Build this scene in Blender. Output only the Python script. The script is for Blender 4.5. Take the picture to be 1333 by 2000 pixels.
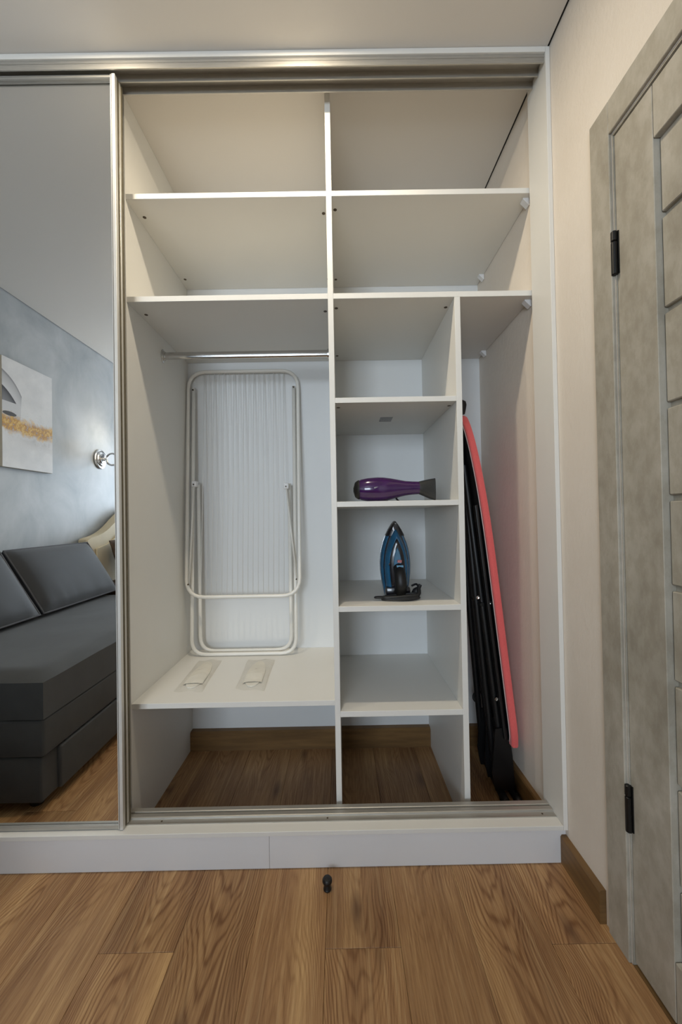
import bpy, bmesh, math, random
from mathutils import Vector, Matrix, noise as mnoise

for o in list(bpy.data.objects):
    bpy.data.objects.remove(o)
SC = bpy.context.scene
COL = SC.collection
random.seed(7)

# ------------------------------------------------------------------ camera
F_PX = 740.0
CAM = Vector((-0.7007, -1.1995, 1.1011))
YAW, PITCH, ROLL = 0.0028, 0.0107, 0.0177
cd = bpy.data.cameras.new('camera')
cam = bpy.data.objects.new('camera', cd)
COL.objects.link(cam)
fw = Vector((math.sin(YAW) * math.cos(PITCH), math.cos(YAW) * math.cos(PITCH), math.sin(PITCH)))
rt0 = Vector((math.cos(YAW), -math.sin(YAW), 0))
up0 = rt0.cross(fw)
rt = rt0 * math.cos(ROLL) - up0 * math.sin(ROLL)
up = up0 * math.cos(ROLL) + rt0 * math.sin(ROLL)
m3 = Matrix((rt, up, -fw)).transposed()
cam.matrix_world = Matrix.Translation(CAM) @ m3.to_4x4()
cd.sensor_fit = 'VERTICAL'
cd.sensor_height = 36.0
cd.lens = 36.0 * F_PX / 2000.0
cd.clip_start = 0.02
SC.camera = cam

# ------------------------------------------------------------------ exposure, world, lights
SC.view_settings.view_transform = 'Standard'
SC.view_settings.look = 'None'
SC.view_settings.gamma = 1.0
SC.view_settings.use_curve_mapping = False
SC.view_settings.exposure = 0.15

W = bpy.data.worlds.new('daylight')
SC.world = W
W.use_nodes = True
W.node_tree.nodes['Background'].inputs[0].default_value = (0.72, 0.84, 1.0, 1)
W.node_tree.nodes['Background'].inputs[1].default_value = 1.0

H = 2.6          # ceiling height
FZ = -0.012      # finished floor
XW = -2.85       # left wall
YB = 0.6607      # back wall behind the wardrobe
YR = -4.3        # far wall with the window
WIN = (-2.60, -1.00, 0.85, 2.25)   # window opening x0,x1,z0,z1

SPOTS = [(-1.40, -0.20, 4.6), (-0.80, -0.20, 7.8)]
WINDOW_W = 88.0
SCONCE_W = 1.0

wl = bpy.data.lights.new('window_daylight_offscreen', 'AREA')
wl.shape = 'RECTANGLE'
wl.size = WIN[1] - WIN[0]
wl.size_y = WIN[3] - WIN[2]
wl.energy = WINDOW_W
wl.color = (0.80, 0.90, 1.0)
wo = bpy.data.objects.new('window_daylight_offscreen', wl)
COL.objects.link(wo)
wo.location = ((WIN[0] + WIN[1]) / 2, YR - 0.13, (WIN[2] + WIN[3]) / 2)
wo.rotation_euler = (math.radians(90), 0, 0)


# ------------------------------------------------------------------ helpers
def root_offset(o):
    v = Vector((0, 0, 0))
    while o is not None:
        v += o.location
        o = o.parent
    return v


def obj(name, bm, mat, parent=None, smooth=False, loc=None):
    """one mesh object; bm is in world coordinates unless loc is given"""
    me = bpy.data.meshes.new(name)
    bmesh.ops.recalc_face_normals(bm, faces=bm.faces[:])
    off = root_offset(parent)
    if loc is None:
        bm.transform(Matrix.Translation(-off))
    bm.to_mesh(me)
    bm.free()
    if mat:
        me.materials.append(mat)
    if smooth:
        for p in me.polygons:
            p.use_smooth = True
        if smooth == 'auto':
            me.set_sharp_from_angle(angle=math.radians(38))
    o = bpy.data.objects.new(name, me)
    COL.objects.link(o)
    o.parent = parent
    if loc is not None:
        o.location = Vector(loc) - off
    return o


def tag(o, label, cat, group=None):
    o['label'] = label
    o['category'] = cat
    if group:
        o['group'] = group
    return o


def thing(name, label, cat, loc, group=None):
    o = bpy.data.objects.new(name, None)
    o.empty_display_size = 0.05
    COL.objects.link(o)
    o.location = loc
    return tag(o, label, cat, group)


def struct(name, bm, mat, parent=None, smooth=False):
    o = obj(name, bm, mat, parent, smooth)
    if parent is None:
        o['kind'] = 'structure'
    return o


def box(x0, x1, y0, y1, z0, z1, bev=0.0, bm=None, seg=1):
    b = bm or bmesh.new()
    t = bmesh.new() if bev > 0 and bm else b
    vs = [t.verts.new((x, y, z)) for z in (z0, z1) for y in (y0, y1) for x in (x0, x1)]
    for f in ((0, 2, 3, 1), (4, 5, 7, 6), (0, 1, 5, 4), (2, 6, 7, 3), (0, 4, 6, 2), (1, 3, 7, 5)):
        t.faces.new([vs[i] for i in f])
    if bev > 0:
        bmesh.ops.bevel(t, geom=t.edges[:], offset=bev, segments=seg, affect='EDGES', profile=0.5)
        if bm:
            me = bpy.data.meshes.new('tmp')
            t.to_mesh(me)
            b.from_mesh(me)
            bpy.data.meshes.remove(me)
            t.free()
    return b


def prism(pts, axis, a0, a1, bev=0.0, bm=None):
    """polygon pts (2D) extruded along axis 'x','y','z' from a0 to a1"""
    b = bm or bmesh.new()

    def mk(p, a):
        if axis == 'x':
            return (a, p[0], p[1])
        if axis == 'y':
            return (p[0], a, p[1])
        return (p[0], p[1], a)
    lo = [b.verts.new(mk(p, a0)) for p in pts]
    hi = [b.verts.new(mk(p, a1)) for p in pts]
    b.faces.new(lo)
    b.faces.new(hi)
    n = len(pts)
    for i in range(n):
        j = (i + 1) % n
        b.faces.new((lo[i], lo[j], hi[j], hi[i]))
    if bev > 0:
        bmesh.ops.bevel(b, geom=b.edges[:], offset=bev, segments=1, affect='EDGES')
    return b


def tube(path, r, n=10, closed=False, bm=None, cap=True, sx=1.0, sz=None):
    """sweep a circle (or list of radii) along a path of points"""
    b = bm or bmesh.new()
    P = [Vector(p) for p in path]
    N = len(P)
    R = r if isinstance(r, (list, tuple)) else [r] * N
    rings = []
    ref = None
    for i in range(N):
        a = P[(i - 1) % N] if (closed or i > 0) else P[i]
        c = P[(i + 1) % N] if (closed or i < N - 1) else P[i]
        t = (c - a)
        if t.length < 1e-9:
            t = Vector((0, 0, 1))
        t.normalize()
        if ref is None:
            ref = Vector((0, 0, 1)) if abs(t.z) < 0.9 else Vector((0, 1, 0))
        u = (ref - t * ref.dot(t))
        if u.length < 1e-6:
            u = t.orthogonal()
        u.normalize()
        ref = u
        w = t.cross(u)
        ring = []
        for k in range(n):
            an = 2 * math.pi * k / n
            ring.append(b.verts.new(P[i] + (u * math.cos(an) * (sz or 1.0) + w * math.sin(an) * sx) * R[i]))
        rings.append(ring)
    for i in range(N if closed else N - 1):
        A, B = rings[i], rings[(i + 1) % N]
        sh = 0
        if closed and i == N - 1:
            best = 1e9
            for s in range(n):
                d = sum((A[k].co - B[(k + s) % n].co).length for k in range(n))
                if d < best:
                    best, sh = d, s
        for k in range(n):
            b.faces.new((A[k], A[(k + 1) % n], B[(k + 1 + sh) % n], B[(k + sh) % n]))
    if cap and not closed:
        b.faces.new(rings[0])
        b.faces.new(rings[-1])
    return b


def lathe(prof, n=24, M=None, bm=None):
    """prof: (r, h) about local z; M places it"""
    b = bm or bmesh.new()
    M = M or Matrix.Identity(4)
    rings = []
    for r, h in prof:
        if r < 1e-6:
            rings.append([b.verts.new(M @ Vector((0, 0, h)))])
        else:
            rings.append([b.verts.new(M @ Vector((r * math.cos(2 * math.pi * k / n), r * math.sin(2 * math.pi * k / n), h))) for k in range(n)])
    for A, B in zip(rings, rings[1:]):
        for k in range(n):
            l = (k + 1) % n
            if len(A) == 1 and len(B) > 1:
                b.faces.new((A[0], B[k], B[l]))
            elif len(B) == 1 and len(A) > 1:
                b.faces.new((A[k], A[l], B[0]))
            elif len(A) > 1:
                b.faces.new((A[k], A[l], B[l], B[k]))
    for rg in (rings[0], rings[-1]):
        if len(rg) > 1:
            b.faces.new(rg)
    return b


def loft(rings, cap=True, bm=None):
    b = bm or bmesh.new()
    R = [[b.verts.new(p) for p in r] for r in rings]
    n = len(R[0])
    for A, B in zip(R, R[1:]):
        for k in range(n):
            b.faces.new((A[k], A[(k + 1) % n], B[(k + 1) % n], B[k]))
    if cap:
        b.faces.new(R[0])
        b.faces.new(R[-1])
    return b


def smooth_path(pts, closed=False, per=6):
    P = [Vector(p) for p in pts]
    N = len(P)
    out = []
    rng = range(N) if closed else range(N - 1)
    for i in rng:
        if closed:
            p0, p1, p2, p3 = P[(i - 1) % N], P[i], P[(i + 1) % N], P[(i + 2) % N]
        else:
            p0, p1, p2, p3 = P[max(i - 1, 0)], P[i], P[i + 1], P[min(i + 2, N - 1)]
        for k in range(per):
            t = k / per
            out.append(0.5 * ((2 * p1) + (p2 - p0) * t + (2 * p0 - 5 * p1 + 4 * p2 - p3) * t * t + (3 * p1 - p0 - 3 * p2 + p3) * t ** 3))
    if not closed:
        out.append(P[-1])
    return out


def rounded(pts, r, closed=False, seg=5):
    """polyline with rounded corners"""
    P = [Vector(p) for p in pts]
    N = len(P)
    out = []
    for i in range(N):
        if not closed and i in (0, N - 1):
            out.append(P[i])
            continue
        a, b_, c = P[(i - 1) % N], P[i], P[(i + 1) % N]
        d1 = (a - b_).normalized()
        d2 = (c - b_).normalized()
        q = b_ + d1 * r
        s = b_ + d2 * r
        for k in range(seg + 1):
            t = k / seg
            out.append((1 - t) ** 2 * q + 2 * t * (1 - t) * b_ + t * t * s)
    return out


# ------------------------------------------------------------------ materials
def lin(c):
    def g(v):
        v /= 255.0
        return v / 12.92 if v <= 0.04045 else ((v + 0.055) / 1.055) ** 2.4
    return (g(c[0]), g(c[1]), g(c[2]), 1)


class NT:
    def __init__(self, name):
        self.m = bpy.data.materials.new(name)
        self.m.use_nodes = True
        self.t = self.m.node_tree
        self.b = self.t.nodes['Principled BSDF']
        self.out = self.t.nodes['Material Output']

    def n(self, typ, **kw):
        nd = self.t.nodes.new(typ)
        for k, v in kw.items():
            setattr(nd, k, v)
        return nd

    def l(self, a, b):
        self.t.links.new(a, b)

    def val(self, op, a, b=None, clamp=False):
        nd = self.n('ShaderNodeMath', operation=op)
        nd.use_clamp = clamp
        for i, v in enumerate((a, b)):
            if v is None:
                continue
            if isinstance(v, (int, float)):
                nd.inputs[i].default_value = v
            else:
                self.l(v, nd.inputs[i])
        return nd.outputs[0]

    def noise(self, vec, scale, detail=3, rough=0.55, dist=0.0):
        nd = self.n('ShaderNodeTexNoise')
        nd.inputs['Scale'].default_value = scale
        nd.inputs['Detail'].default_value = detail
        nd.inputs['Roughness'].default_value = rough
        nd.inputs['Distortion'].default_value = dist
        if vec is not None:
            self.l(vec, nd.inputs['Vector'])
        return nd.outputs[0]

    def mapping(self, vec, scale=(1, 1, 1), loc=(0, 0, 0), rot=(0, 0, 0)):
        nd = self.n('ShaderNodeMapping')
        nd.inputs['Scale'].default_value = scale
        nd.inputs['Location'].default_value = loc
        nd.inputs['Rotation'].default_value = rot
        self.l(vec, nd.inputs['Vector'])
        return nd.outputs[0]

    def ramp(self, fac, stops):
        nd = self.n('ShaderNodeValToRGB')
        e = nd.color_ramp.elements
        while len(e) < len(stops):
            e.new(0.5)
        for k, (p, c) in zip(e, stops):
            k.position = p
            k.color = c if len(c) == 4 else (*c, 1)
        self.l(fac, nd.inputs[0])
        return nd.outputs[0]

    def mix(self, fac, a, b, blend='MIX'):
        nd = self.n('ShaderNodeMix', data_type='RGBA', blend_type=blend)
        for i, v in ((0, fac), (6, a), (7, b)):
            if isinstance(v, (int, float)):
                nd.inputs[i].default_value = v
            elif isinstance(v, tuple):
                nd.inputs[i].default_value = v
            else:
                self.l(v, nd.inputs[i])
        return nd.outputs[2]

    def bump(self, h, strength=0.2, dist=0.01):
        nd = self.n('ShaderNodeBump')
        nd.inputs['Strength'].default_value = strength
        nd.inputs['Distance'].default_value = dist
        self.l(h, nd.inputs['Height'])
        self.l(nd.outputs[0], self.b.inputs['Normal'])

    def pos(self):
        return self.n('ShaderNodeNewGeometry').outputs['Position']

    def objc(self):
        return self.n('ShaderNodeTexCoord').outputs['Object']

    def set(self, **kw):
        for k, v in kw.items():
            self.b.inputs[k.replace('_', ' ')].default_value = v


def simple(name, rgb, rough=0.5, metal=0.0, var=0.06, scale=9.0, bump=0.0, bscale=150.0, coat=0.0, **kw):
    """plain colour with slight procedural unevenness"""
    k = NT(name)
    c = lin(rgb)
    lo = tuple(v * (1 - var) for v in c[:3]) + (1,)
    hi = tuple(min(1, v * (1 + var)) for v in c[:3]) + (1,)
    n = k.noise(k.pos(), scale, 4)
    k.l(k.ramp(n, [(0.3, lo), (0.7, hi)]), k.b.inputs['Base Color'])
    k.set(Roughness=rough, Metallic=metal)
    if coat:
        k.set(Coat_Weight=coat, Coat_Roughness=0.1)
    if bump:
        k.bump(k.noise(k.pos(), bscale, 3), bump, 0.003)
    for a, v in kw.items():
        k.b.inputs[a.replace('_', ' ')].default_value = v
    return k.m


M = {}
M['melamine'] = simple('white_melamine', (226, 224, 218), 0.42, var=0.012, scale=4, bump=0.02, bscale=600)
M['backboard'] = simple('white_back_wall', (228, 229, 228), 0.55, var=0.015, scale=3)
M['plinth'] = simple('white_plinth_board', (228, 227, 227), 0.5, var=0.015, scale=3)
M['ceiling'] = simple('satin_stretch_ceiling', (218, 213, 206), 0.36, var=0.008, scale=1.5)
M['black_gap'] = simple('black_ceiling_profile', (18, 15, 12), 0.8, var=0.1)
M['side_strip'] = simple('olive_grey_strip', (104, 97, 80), 0.9, var=0.15, scale=60)  # colour of the strips added along the door stile
M['steel'] = simple('polished_steel', (205, 205, 205), 0.14, 1.0, var=0.03)
M['black_metal'] = simple('black_powder_coated_steel', (14, 14, 15), 0.42, var=0.15, bump=0.05, bscale=500)
M['black_plastic'] = simple('black_plastic', (12, 12, 13), 0.48, var=0.15)
M['cord'] = simple('black_cord_rubber', (30, 30, 31), 0.5, var=0.15)
M['white_tube'] = simple('white_lacquered_tube', (233, 230, 222), 0.22, var=0.02)
M['wire'] = simple('white_plastic_coated_wire', (230, 229, 226), 0.32, var=0.02)
M['white_plastic'] = simple('white_plastic', (232, 231, 230), 0.4, var=0.02)
M['cam'] = simple('dark_cam_fitting', (76, 62, 44), 0.5, var=0.2)
M['rubber'] = simple('black_rubber', (16, 16, 17), 0.45, var=0.2)
M['sofa'] = simple('grey_velour', (58, 58, 57), 0.85, var=0.10, scale=12, bump=0.15, bscale=420, Sheen_Weight=0.15)
M['cushion'] = simple('grey_velvet_cushion', (50, 51, 54), 0.7, var=0.10, scale=7, bump=0.12, bscale=360, Sheen_Weight=0.25)
M['piping'] = simple('grey_piping', (84, 84, 88), 0.8, var=0.1)
M['cream_fabric'] = simple('cream_upholstery', (222, 208, 178), 0.7, var=0.04, bump=0.1, bscale=300)
M['bronze_fabric'] = simple('brown_bedspread', (78, 58, 40), 0.8, var=0.4, scale=26)
M['dark_fabric'] = simple('dark_grey_fabric', (42, 42, 46), 0.8, var=0.12)
M['canvas_side'] = simple('canvas_side', (196, 188, 172), 0.8, var=0.05)
M['hinge'] = simple('black_hinge', (20, 20, 20), 0.4, 0.3, var=0.15)
M['sole_steel'] = simple('soleplate_steel', (150, 152, 155), 0.25, 1.0, var=0.05)
M['nozzle'] = simple('grey_black_nozzle', (44, 45, 45), 0.45, var=0.12)
M['window_pvc'] = simple('white_pvc', (236, 236, 236), 0.35, var=0.01)


def mk_alu():
    k = NT('brushed_aluminium')
    v = k.mapping(k.pos(), (3, 260, 260))
    n = k.noise(v, 6, 3)
    k.l(k.ramp(n, [(0.3, lin((176, 173, 166))), (0.7, lin((202, 199, 192)))]), k.b.inputs['Base Color'])
    k.set(Metallic=0.7, Roughness=0.45)
    return k.m


def mk_alu_v():
    k = NT('brushed_aluminium_upright')
    v = k.mapping(k.pos(), (260, 260, 3))
    n = k.noise(v, 6, 3)
    k.l(k.ramp(n, [(0.3, lin((206, 203, 197))), (0.7, lin((224, 222, 216)))]), k.b.inputs['Base Color'])
    k.set(Metallic=0.25, Roughness=0.40)
    return k.m


def mk_mirror():
    k = NT('silvered_mirror')
    n = k.noise(k.pos(), 2.0, 2)
    k.l(k.ramp(n, [(0.0, (0.86, 0.875, 0.87, 1)), (1.0, (0.89, 0.90, 0.895, 1))]), k.b.inputs['Base Color'])
    k.set(Metallic=1.0, Roughness=0.0)
    return k.m


def mk_floor():
    """oak laminate: cathedral figure, fibres and knots, different on every plank"""
    k = NT('oak_laminate')
    oc = k.objc()
    inf = k.n('ShaderNodeObjectInfo').outputs['Random']
    sx = k.n('ShaderNodeSeparateXYZ')
    k.l(oc, sx.inputs[0])
    off = k.n('ShaderNodeCombineXYZ')
    k.l(k.val('MULTIPLY', inf, 37.0), off.inputs[0])
    k.l(k.val('MULTIPLY', inf, 91.0), off.inputs[1])
    va = k.n('ShaderNodeVectorMath', operation='ADD')
    k.l(oc, va.inputs[0])
    k.l(off.outputs[0], va.inputs[1])
    p = va.outputs[0]
    warp = k.noise(k.mapping(p, (9, 1.3, 1)), 1.0, 3, 0.6)
    warp2 = k.noise(k.mapping(p, (2.6, 2.2, 1)), 1.0, 2, 0.5)
    xs = k.val('ADD', sx.outputs[0], k.val('MULTIPLY', k.val('SUBTRACT', warp2, 0.5), 0.16))
    x2 = k.val('MULTIPLY', k.val('MULTIPLY', xs, xs), 75.0)
    sgn = k.val('SUBTRACT', k.val('MULTIPLY', k.val('GREATER_THAN', inf, 0.5), 2.0), 1.0)
    v = k.val('ADD', k.val('MULTIPLY', sx.outputs[1], sgn), x2)
    v = k.val('ADD', v, k.val('MULTIPLY', warp, 0.42))
    v = k.val('ADD', v, k.val('MULTIPLY', inf, 7.0))
    ring = k.val('SINE', k.val('MULTIPLY', v, 92.0))
    ring = k.val('MULTIPLY', k.val('ADD', ring, 1.0), 0.5)
    ring = k.val('POWER', ring, 2.6)
    fib = k.noise(k.mapping(p, (210, 7, 1)), 1.0, 4, 0.75)
    fib2 = k.noise(k.mapping(p, (90, 2.2, 1)), 1.0, 3, 0.6)
    tone = k.noise(k.mapping(p, (11, 1.1, 1)), 1.0, 4, 0.55)
    patch = k.noise(k.mapping(p, (5, 1.6, 1)), 1.0, 2, 0.5)
    base = k.ramp(tone, [(0.30, lin((142, 104, 69))), (0.5, lin((172, 133, 91))), (0.70, lin((200, 162, 113)))])
    ringmask = k.ramp(patch, [(0.40, (0.08, 0.08, 0.08, 1)), (0.60, (0.95, 0.95, 0.95, 1))])
    dk = k.mix(1.0, base, lin((196, 178, 160)), 'MULTIPLY')
    c = k.mix(k.val('MULTIPLY', ring, ringmask), base, dk)
    c = k.mix(k.ramp(fib, [(0.38, (0.62, 0.62, 0.62, 1)), (0.62, (0, 0, 0, 1))]), c, k.mix(1.0, c, lin((186, 166, 144)), 'MULTIPLY'))
    c = k.mix(k.ramp(fib2, [(0.52, (0, 0, 0, 1)), (0.75, (0.35, 0.35, 0.35, 1))]), c, lin((222, 190, 140)))
    # knots
    vor = k.n('ShaderNodeTexVoronoi')
    vor.inputs['Scale'].default_value = 1.0
    k.l(k.mapping(p, (7.0, 2.3, 1)), vor.inputs['Vector'])
    kn = k.ramp(vor.outputs['Distance'], [(0.03, (0.85, 0.85, 0.85, 1)), (0.16, (0, 0, 0, 1))])
    c = k.mix(kn, c, lin((96, 66, 42)))
    br = k.val('ADD', 0.86, k.val('MULTIPLY', inf, 0.26))
    cb = k.n('ShaderNodeCombineColor')
    for i in range(3):
        k.l(br, cb.inputs[i])
    c = k.mix(1.0, c, cb.outputs[0], 'MULTIPLY')
    k.l(c, k.b.inputs['Base Color'])
    k.l(k.ramp(fib, [(0.3, (0.50, 0.50, 0.50, 1)), (0.7, (0.40, 0.40, 0.40, 1))]), k.b.inputs['Roughness'])
    k.bump(k.val('ADD', fib, k.val('MULTIPLY', ring, 0.4)), 0.10, 0.002)
    return k.m


def mk_baseboard():
    k = NT('oak_baseboard')
    p = k.pos()
    n = k.noise(k.mapping(p, (6, 6, 60)), 1.0, 4, 0.6)
    t = k.noise(k.mapping(p, (2, 2, 14)), 1.0, 2)
    c = k.mix(k.ramp(n, [(0.35, (0.5, 0.5, 0.5, 1)), (0.65, (0, 0, 0, 1))]),
              k.ramp(t, [(0.3, lin((112, 84, 48))), (0.7, lin((136, 103, 62)))]), lin((84, 60, 34)))
    k.l(c, k.b.inputs['Base Color'])
    k.set(Roughness=0.5)
    return k.m


def mk_wall_right():
    k = NT('cream_textured_plaster')
    p = k.pos()
    n = k.noise(p, 3.0, 4)
    f = k.noise(k.mapping(p, (60, 60, 34)), 1.0, 5, 0.7)
    k.l(k.ramp(n, [(0.3, lin((222, 212, 199))), (0.7, lin((229, 220, 208)))]), k.b.inputs['Base Color'])
    k.set(Roughness=0.62)
    k.bump(f, 0.35, 0.004)
    return k.m


def mk_wall_left():
    k = NT('grey_silk_plaster')
    p = k.pos()
    n = k.noise(k.mapping(p, (1, 2.2, 1.6)), 1.4, 5, 0.6, 0.6)
    f = k.noise(p, 70, 4, 0.7)
    k.l(k.ramp(n, [(0.28, lin((158, 165, 171))), (0.5, lin((179, 184, 188))), (0.72, lin((195, 199, 203)))]), k.b.inputs['Base Color'])
    k.set(Roughness=0.45)
    k.bump(f, 0.08, 0.003)
    return k.m


def mk_concrete():
    """grey loft-concrete laminate of the door and its casing"""
    k = NT('grey_concrete_laminate')
    p = k.pos()
    big = k.noise(k.mapping(p, (2.2, 2.2, 1.6)), 2.2, 6, 0.62, 0.4)
    sm = k.noise(k.mapping(p, (1, 1.4, 0.7)), 26, 5, 0.65)
    c = k.ramp(big, [(0.25, lin((150, 144, 131))), (0.5, lin((173, 167, 154))), (0.75, lin((190, 184, 172)))])
    c = k.mix(k.ramp(sm, [(0.40, (0.55, 0.55, 0.55, 1)), (0.60, (0, 0, 0, 1))]), c, k.mix(1.0, c, lin((222, 218, 210)), 'MULTIPLY'))
    k.l(c, k.b.inputs['Base Color'])
    k.set(Roughness=0.5)
    k.bump(sm, 0.05, 0.002)
    return k.m


def mk_pink():
    k = NT('salmon_felt_cover')
    n = k.noise(k.pos(), 260, 4, 0.7)
    t = k.noise(k.pos(), 7, 2)
    c = k.mix(n, lin((236, 92, 92)), lin((252, 122, 116)))
    c = k.mix(k.val('MULTIPLY', t, 0.3), c, lin((226, 86, 88)))
    k.l(c, k.b.inputs['Base Color'])
    k.set(Roughness=0.8, Sheen_Weight=0.3)
    k.bump(n, 0.3, 0.002)
    return k.m


def mk_gloss(name, rgb, rough=0.15, coat=0.6, trans=0.0):
    k = NT(name)
    c = lin(rgb)
    n = k.noise(k.pos(), 30, 3)
    k.l(k.ramp(n, [(0.3, tuple(v * 0.85 for v in c[:3])), (0.7, tuple(min(1, v * 1.12) for v in c[:3]))]), k.b.inputs['Base Color'])
    k.set(Roughness=rough, Coat_Weight=coat, Coat_Roughness=0.05)
    if trans:
        k.set(Transmission_Weight=trans, IOR=1.35)
    return k.m


def mk_clear(name, tint=(0.972, 0.972, 0.965, 1), gloss=0.05, haze=0.12):
    """thin clear film: see-through with a surface sheen and a little milky haze"""
    k = NT(name)
    tr = k.n('ShaderNodeBsdfTransparent')
    tr.inputs[0].default_value = tint
    gl = k.n('ShaderNodeBsdfGlossy')
    gl.inputs['Roughness'].default_value = 0.12
    df = k.n('ShaderNodeBsdfDiffuse')
    df.inputs[0].default_value = (0.8, 0.8, 0.78, 1)
    n = k.noise(k.pos(), 22, 4)
    hz = k.val('MULTIPLY', k.ramp(n, [(0.35, (0.3, 0.3, 0.3, 1)), (0.7, (1, 1, 1, 1))]), haze)
    m1 = k.n('ShaderNodeMixShader')
    k.l(hz, m1.inputs[0])
    k.l(tr.outputs[0], m1.inputs[1])
    k.l(df.outputs[0], m1.inputs[2])
    lw = k.n('ShaderNodeLayerWeight')
    lw.inputs[0].default_value = gloss
    m2 = k.n('ShaderNodeMixShader')
    k.l(lw.outputs['Fresnel'], m2.inputs[0])
    k.l(m1.outputs[0], m2.inputs[1])
    k.l(gl.outputs[0], m2.inputs[2])
    k.l(m2.outputs[0], k.out.inputs[0])
    return k.m


def mk_emit(name, rgb, strength):
    k = NT(name)
    n = k.noise(k.pos(), 20, 2)
    c = lin(rgb)
    k.l(k.ramp(n, [(0.3, tuple(v * 0.96 for v in c[:3])), (0.7, c)]), k.b.inputs['Emission Color'])
    k.set(Emission_Strength=strength, Roughness=0.4)
    return k.m


def mk_painting():
    """white canvas print: grey veil above a diagonal band of gold flakes. object coords: y along wall, z up, 0..1 scaled below"""
    k = NT('abstract_gold_print')
    g = k.n('ShaderNodeTexCoord').outputs['Generated']
    s = k.n('ShaderNodeSeparateXYZ')
    k.l(g, s.inputs[0])
    # u = 0 at the edge nearest the wardrobe (high y), 1 at the far edge
    u = k.val('SUBTRACT', 1.0, s.outputs[1])
    v = s.outputs[2]
    p = k.pos()
    nz = k.noise(p, 9, 5, 0.65)
    nf = k.noise(p, 42, 5, 0.75)
    nv = k.noise(p, 95, 3, 0.7)
    nn = k.val('SUBTRACT', nz, 0.5)
    bg = k.ramp(nz, [(0.3, lin((216, 217, 219))), (0.7, lin((232, 232, 233)))])

    def band(ctr, half, soft):
        d = k.val('ABSOLUTE', k.val('SUBTRACT', v, ctr))
        return k.val('DIVIDE', k.val('SUBTRACT', half, d), soft, True)
    # gold band centre line
    ctr = k.val('SUBTRACT', 0.425, k.val('MULTIPLY', k.val('SINE', k.val('MULTIPLY', u, 3.0)), 0.045))
    ctr = k.val('ADD', ctr, k.val('MULTIPLY', nn, 0.24))
    gm = band(ctr, k.val('ADD', 0.06, k.val('MULTIPLY', nf, 0.07)), 0.05)
    gm = k.val('MULTIPLY', gm, k.ramp(nf, [(0.30, (0.35, 0.35, 0.35, 1)), (0.45, (1, 1, 1, 1))]))
    gold = k.ramp(nf, [(0.30, lin((96, 62, 22))), (0.42, lin((168, 116, 44))), (0.52, lin((212, 164, 76))), (0.60, lin((232, 200, 128))), (0.7, lin((176, 112, 50)))])
    c = bg
    # soft grey printed smoke under the band
    sm = band(k.val('SUBTRACT', ctr, 0.13), 0.10, 0.10)
    c = k.mix(k.val('MULTIPLY', k.val('MULTIPLY', sm, u), k.ramp(nz, [(0.4, (0, 0, 0, 1)), (0.65, (0.8, 0.8, 0.8, 1))])), c, lin((150, 146, 146)))
    # veil: two swooping folds  v = 0.86 - 0.9u^1.4 ; v = .78-1.2u
    f1 = k.val('SUBTRACT', k.val('SUBTRACT', k.val('SUBTRACT', 0.88, k.val('MULTIPLY', u, 0.3)), k.val('MULTIPLY', k.val('POWER', u, 3.0), 2.0)), v)     # >0 below outer fold
    f2 = k.val('SUBTRACT', k.val('SUBTRACT', k.val('SUBTRACT', 0.735, k.val('MULTIPLY', u, 0.3)), k.val('MULTIPLY', k.val('POWER', u, 2.0), 0.9)), v)    # >0 below inner fold
    above = k.val('GREATER_THAN', k.val('SUBTRACT', v, ctr), 0.05)
    lim = k.val('LESS_THAN', k.val('ADD', u, k.val('MULTIPLY', k.val('SUBTRACT', 0.6, v), 0.1)), 0.345)
    veil = k.val('MULTIPLY', k.val('MULTIPLY', k.val('GREATER_THAN', f1, 0.0), above), lim)
    shade = k.ramp(k.val('MULTIPLY', f1, 4.0), [(0.0, lin((112, 112, 118))), (0.12, lin((176, 177, 181))), (0.5, lin((206, 207, 210)))])
    c = k.mix(k.val('MULTIPLY', veil, 0.9), c, shade)
    inner = k.val('MULTIPLY', k.val('MULTIPLY', k.val('GREATER_THAN', f2, 0.0), k.val('GREATER_THAN', k.val('SUBTRACT', v, 0.60), 0.0)), lim)
    shade2 = k.ramp(k.val('MULTIPLY', f2, 5.0), [(0.0, lin((46, 46, 50))), (0.25, lin((104, 104, 108))), (0.9, lin((150, 150, 154)))])
    c = k.mix(inner, c, shade2)
    # dark lens at the foot of the veil
    e1 = k.val('DIVIDE', k.val('SUBTRACT', u, 0.13), 0.125)
    e2 = k.val('DIVIDE', k.val('SUBTRACT', v, 0.492), 0.020)
    el = k.val('ADD', k.val('MULTIPLY', e1, e1), k.val('MULTIPLY', e2, e2))
    c = k.mix(gm, c, gold)
    c = k.mix(k.val('LESS_THAN', el, 1.0), c, lin((70, 66, 64)))
    # scattered specks
    sp = k.val('MULTIPLY', k.val('GREATER_THAN', nv, 0.66), band(ctr, 0.24, 0.16))
    c = k.mix(k.val('MULTIPLY', sp, 0.6), c, lin((150, 128, 100)))
    k.l(c, k.b.inputs['Base Color'])
    k.set(Roughness=0.55)
    return k.m


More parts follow.
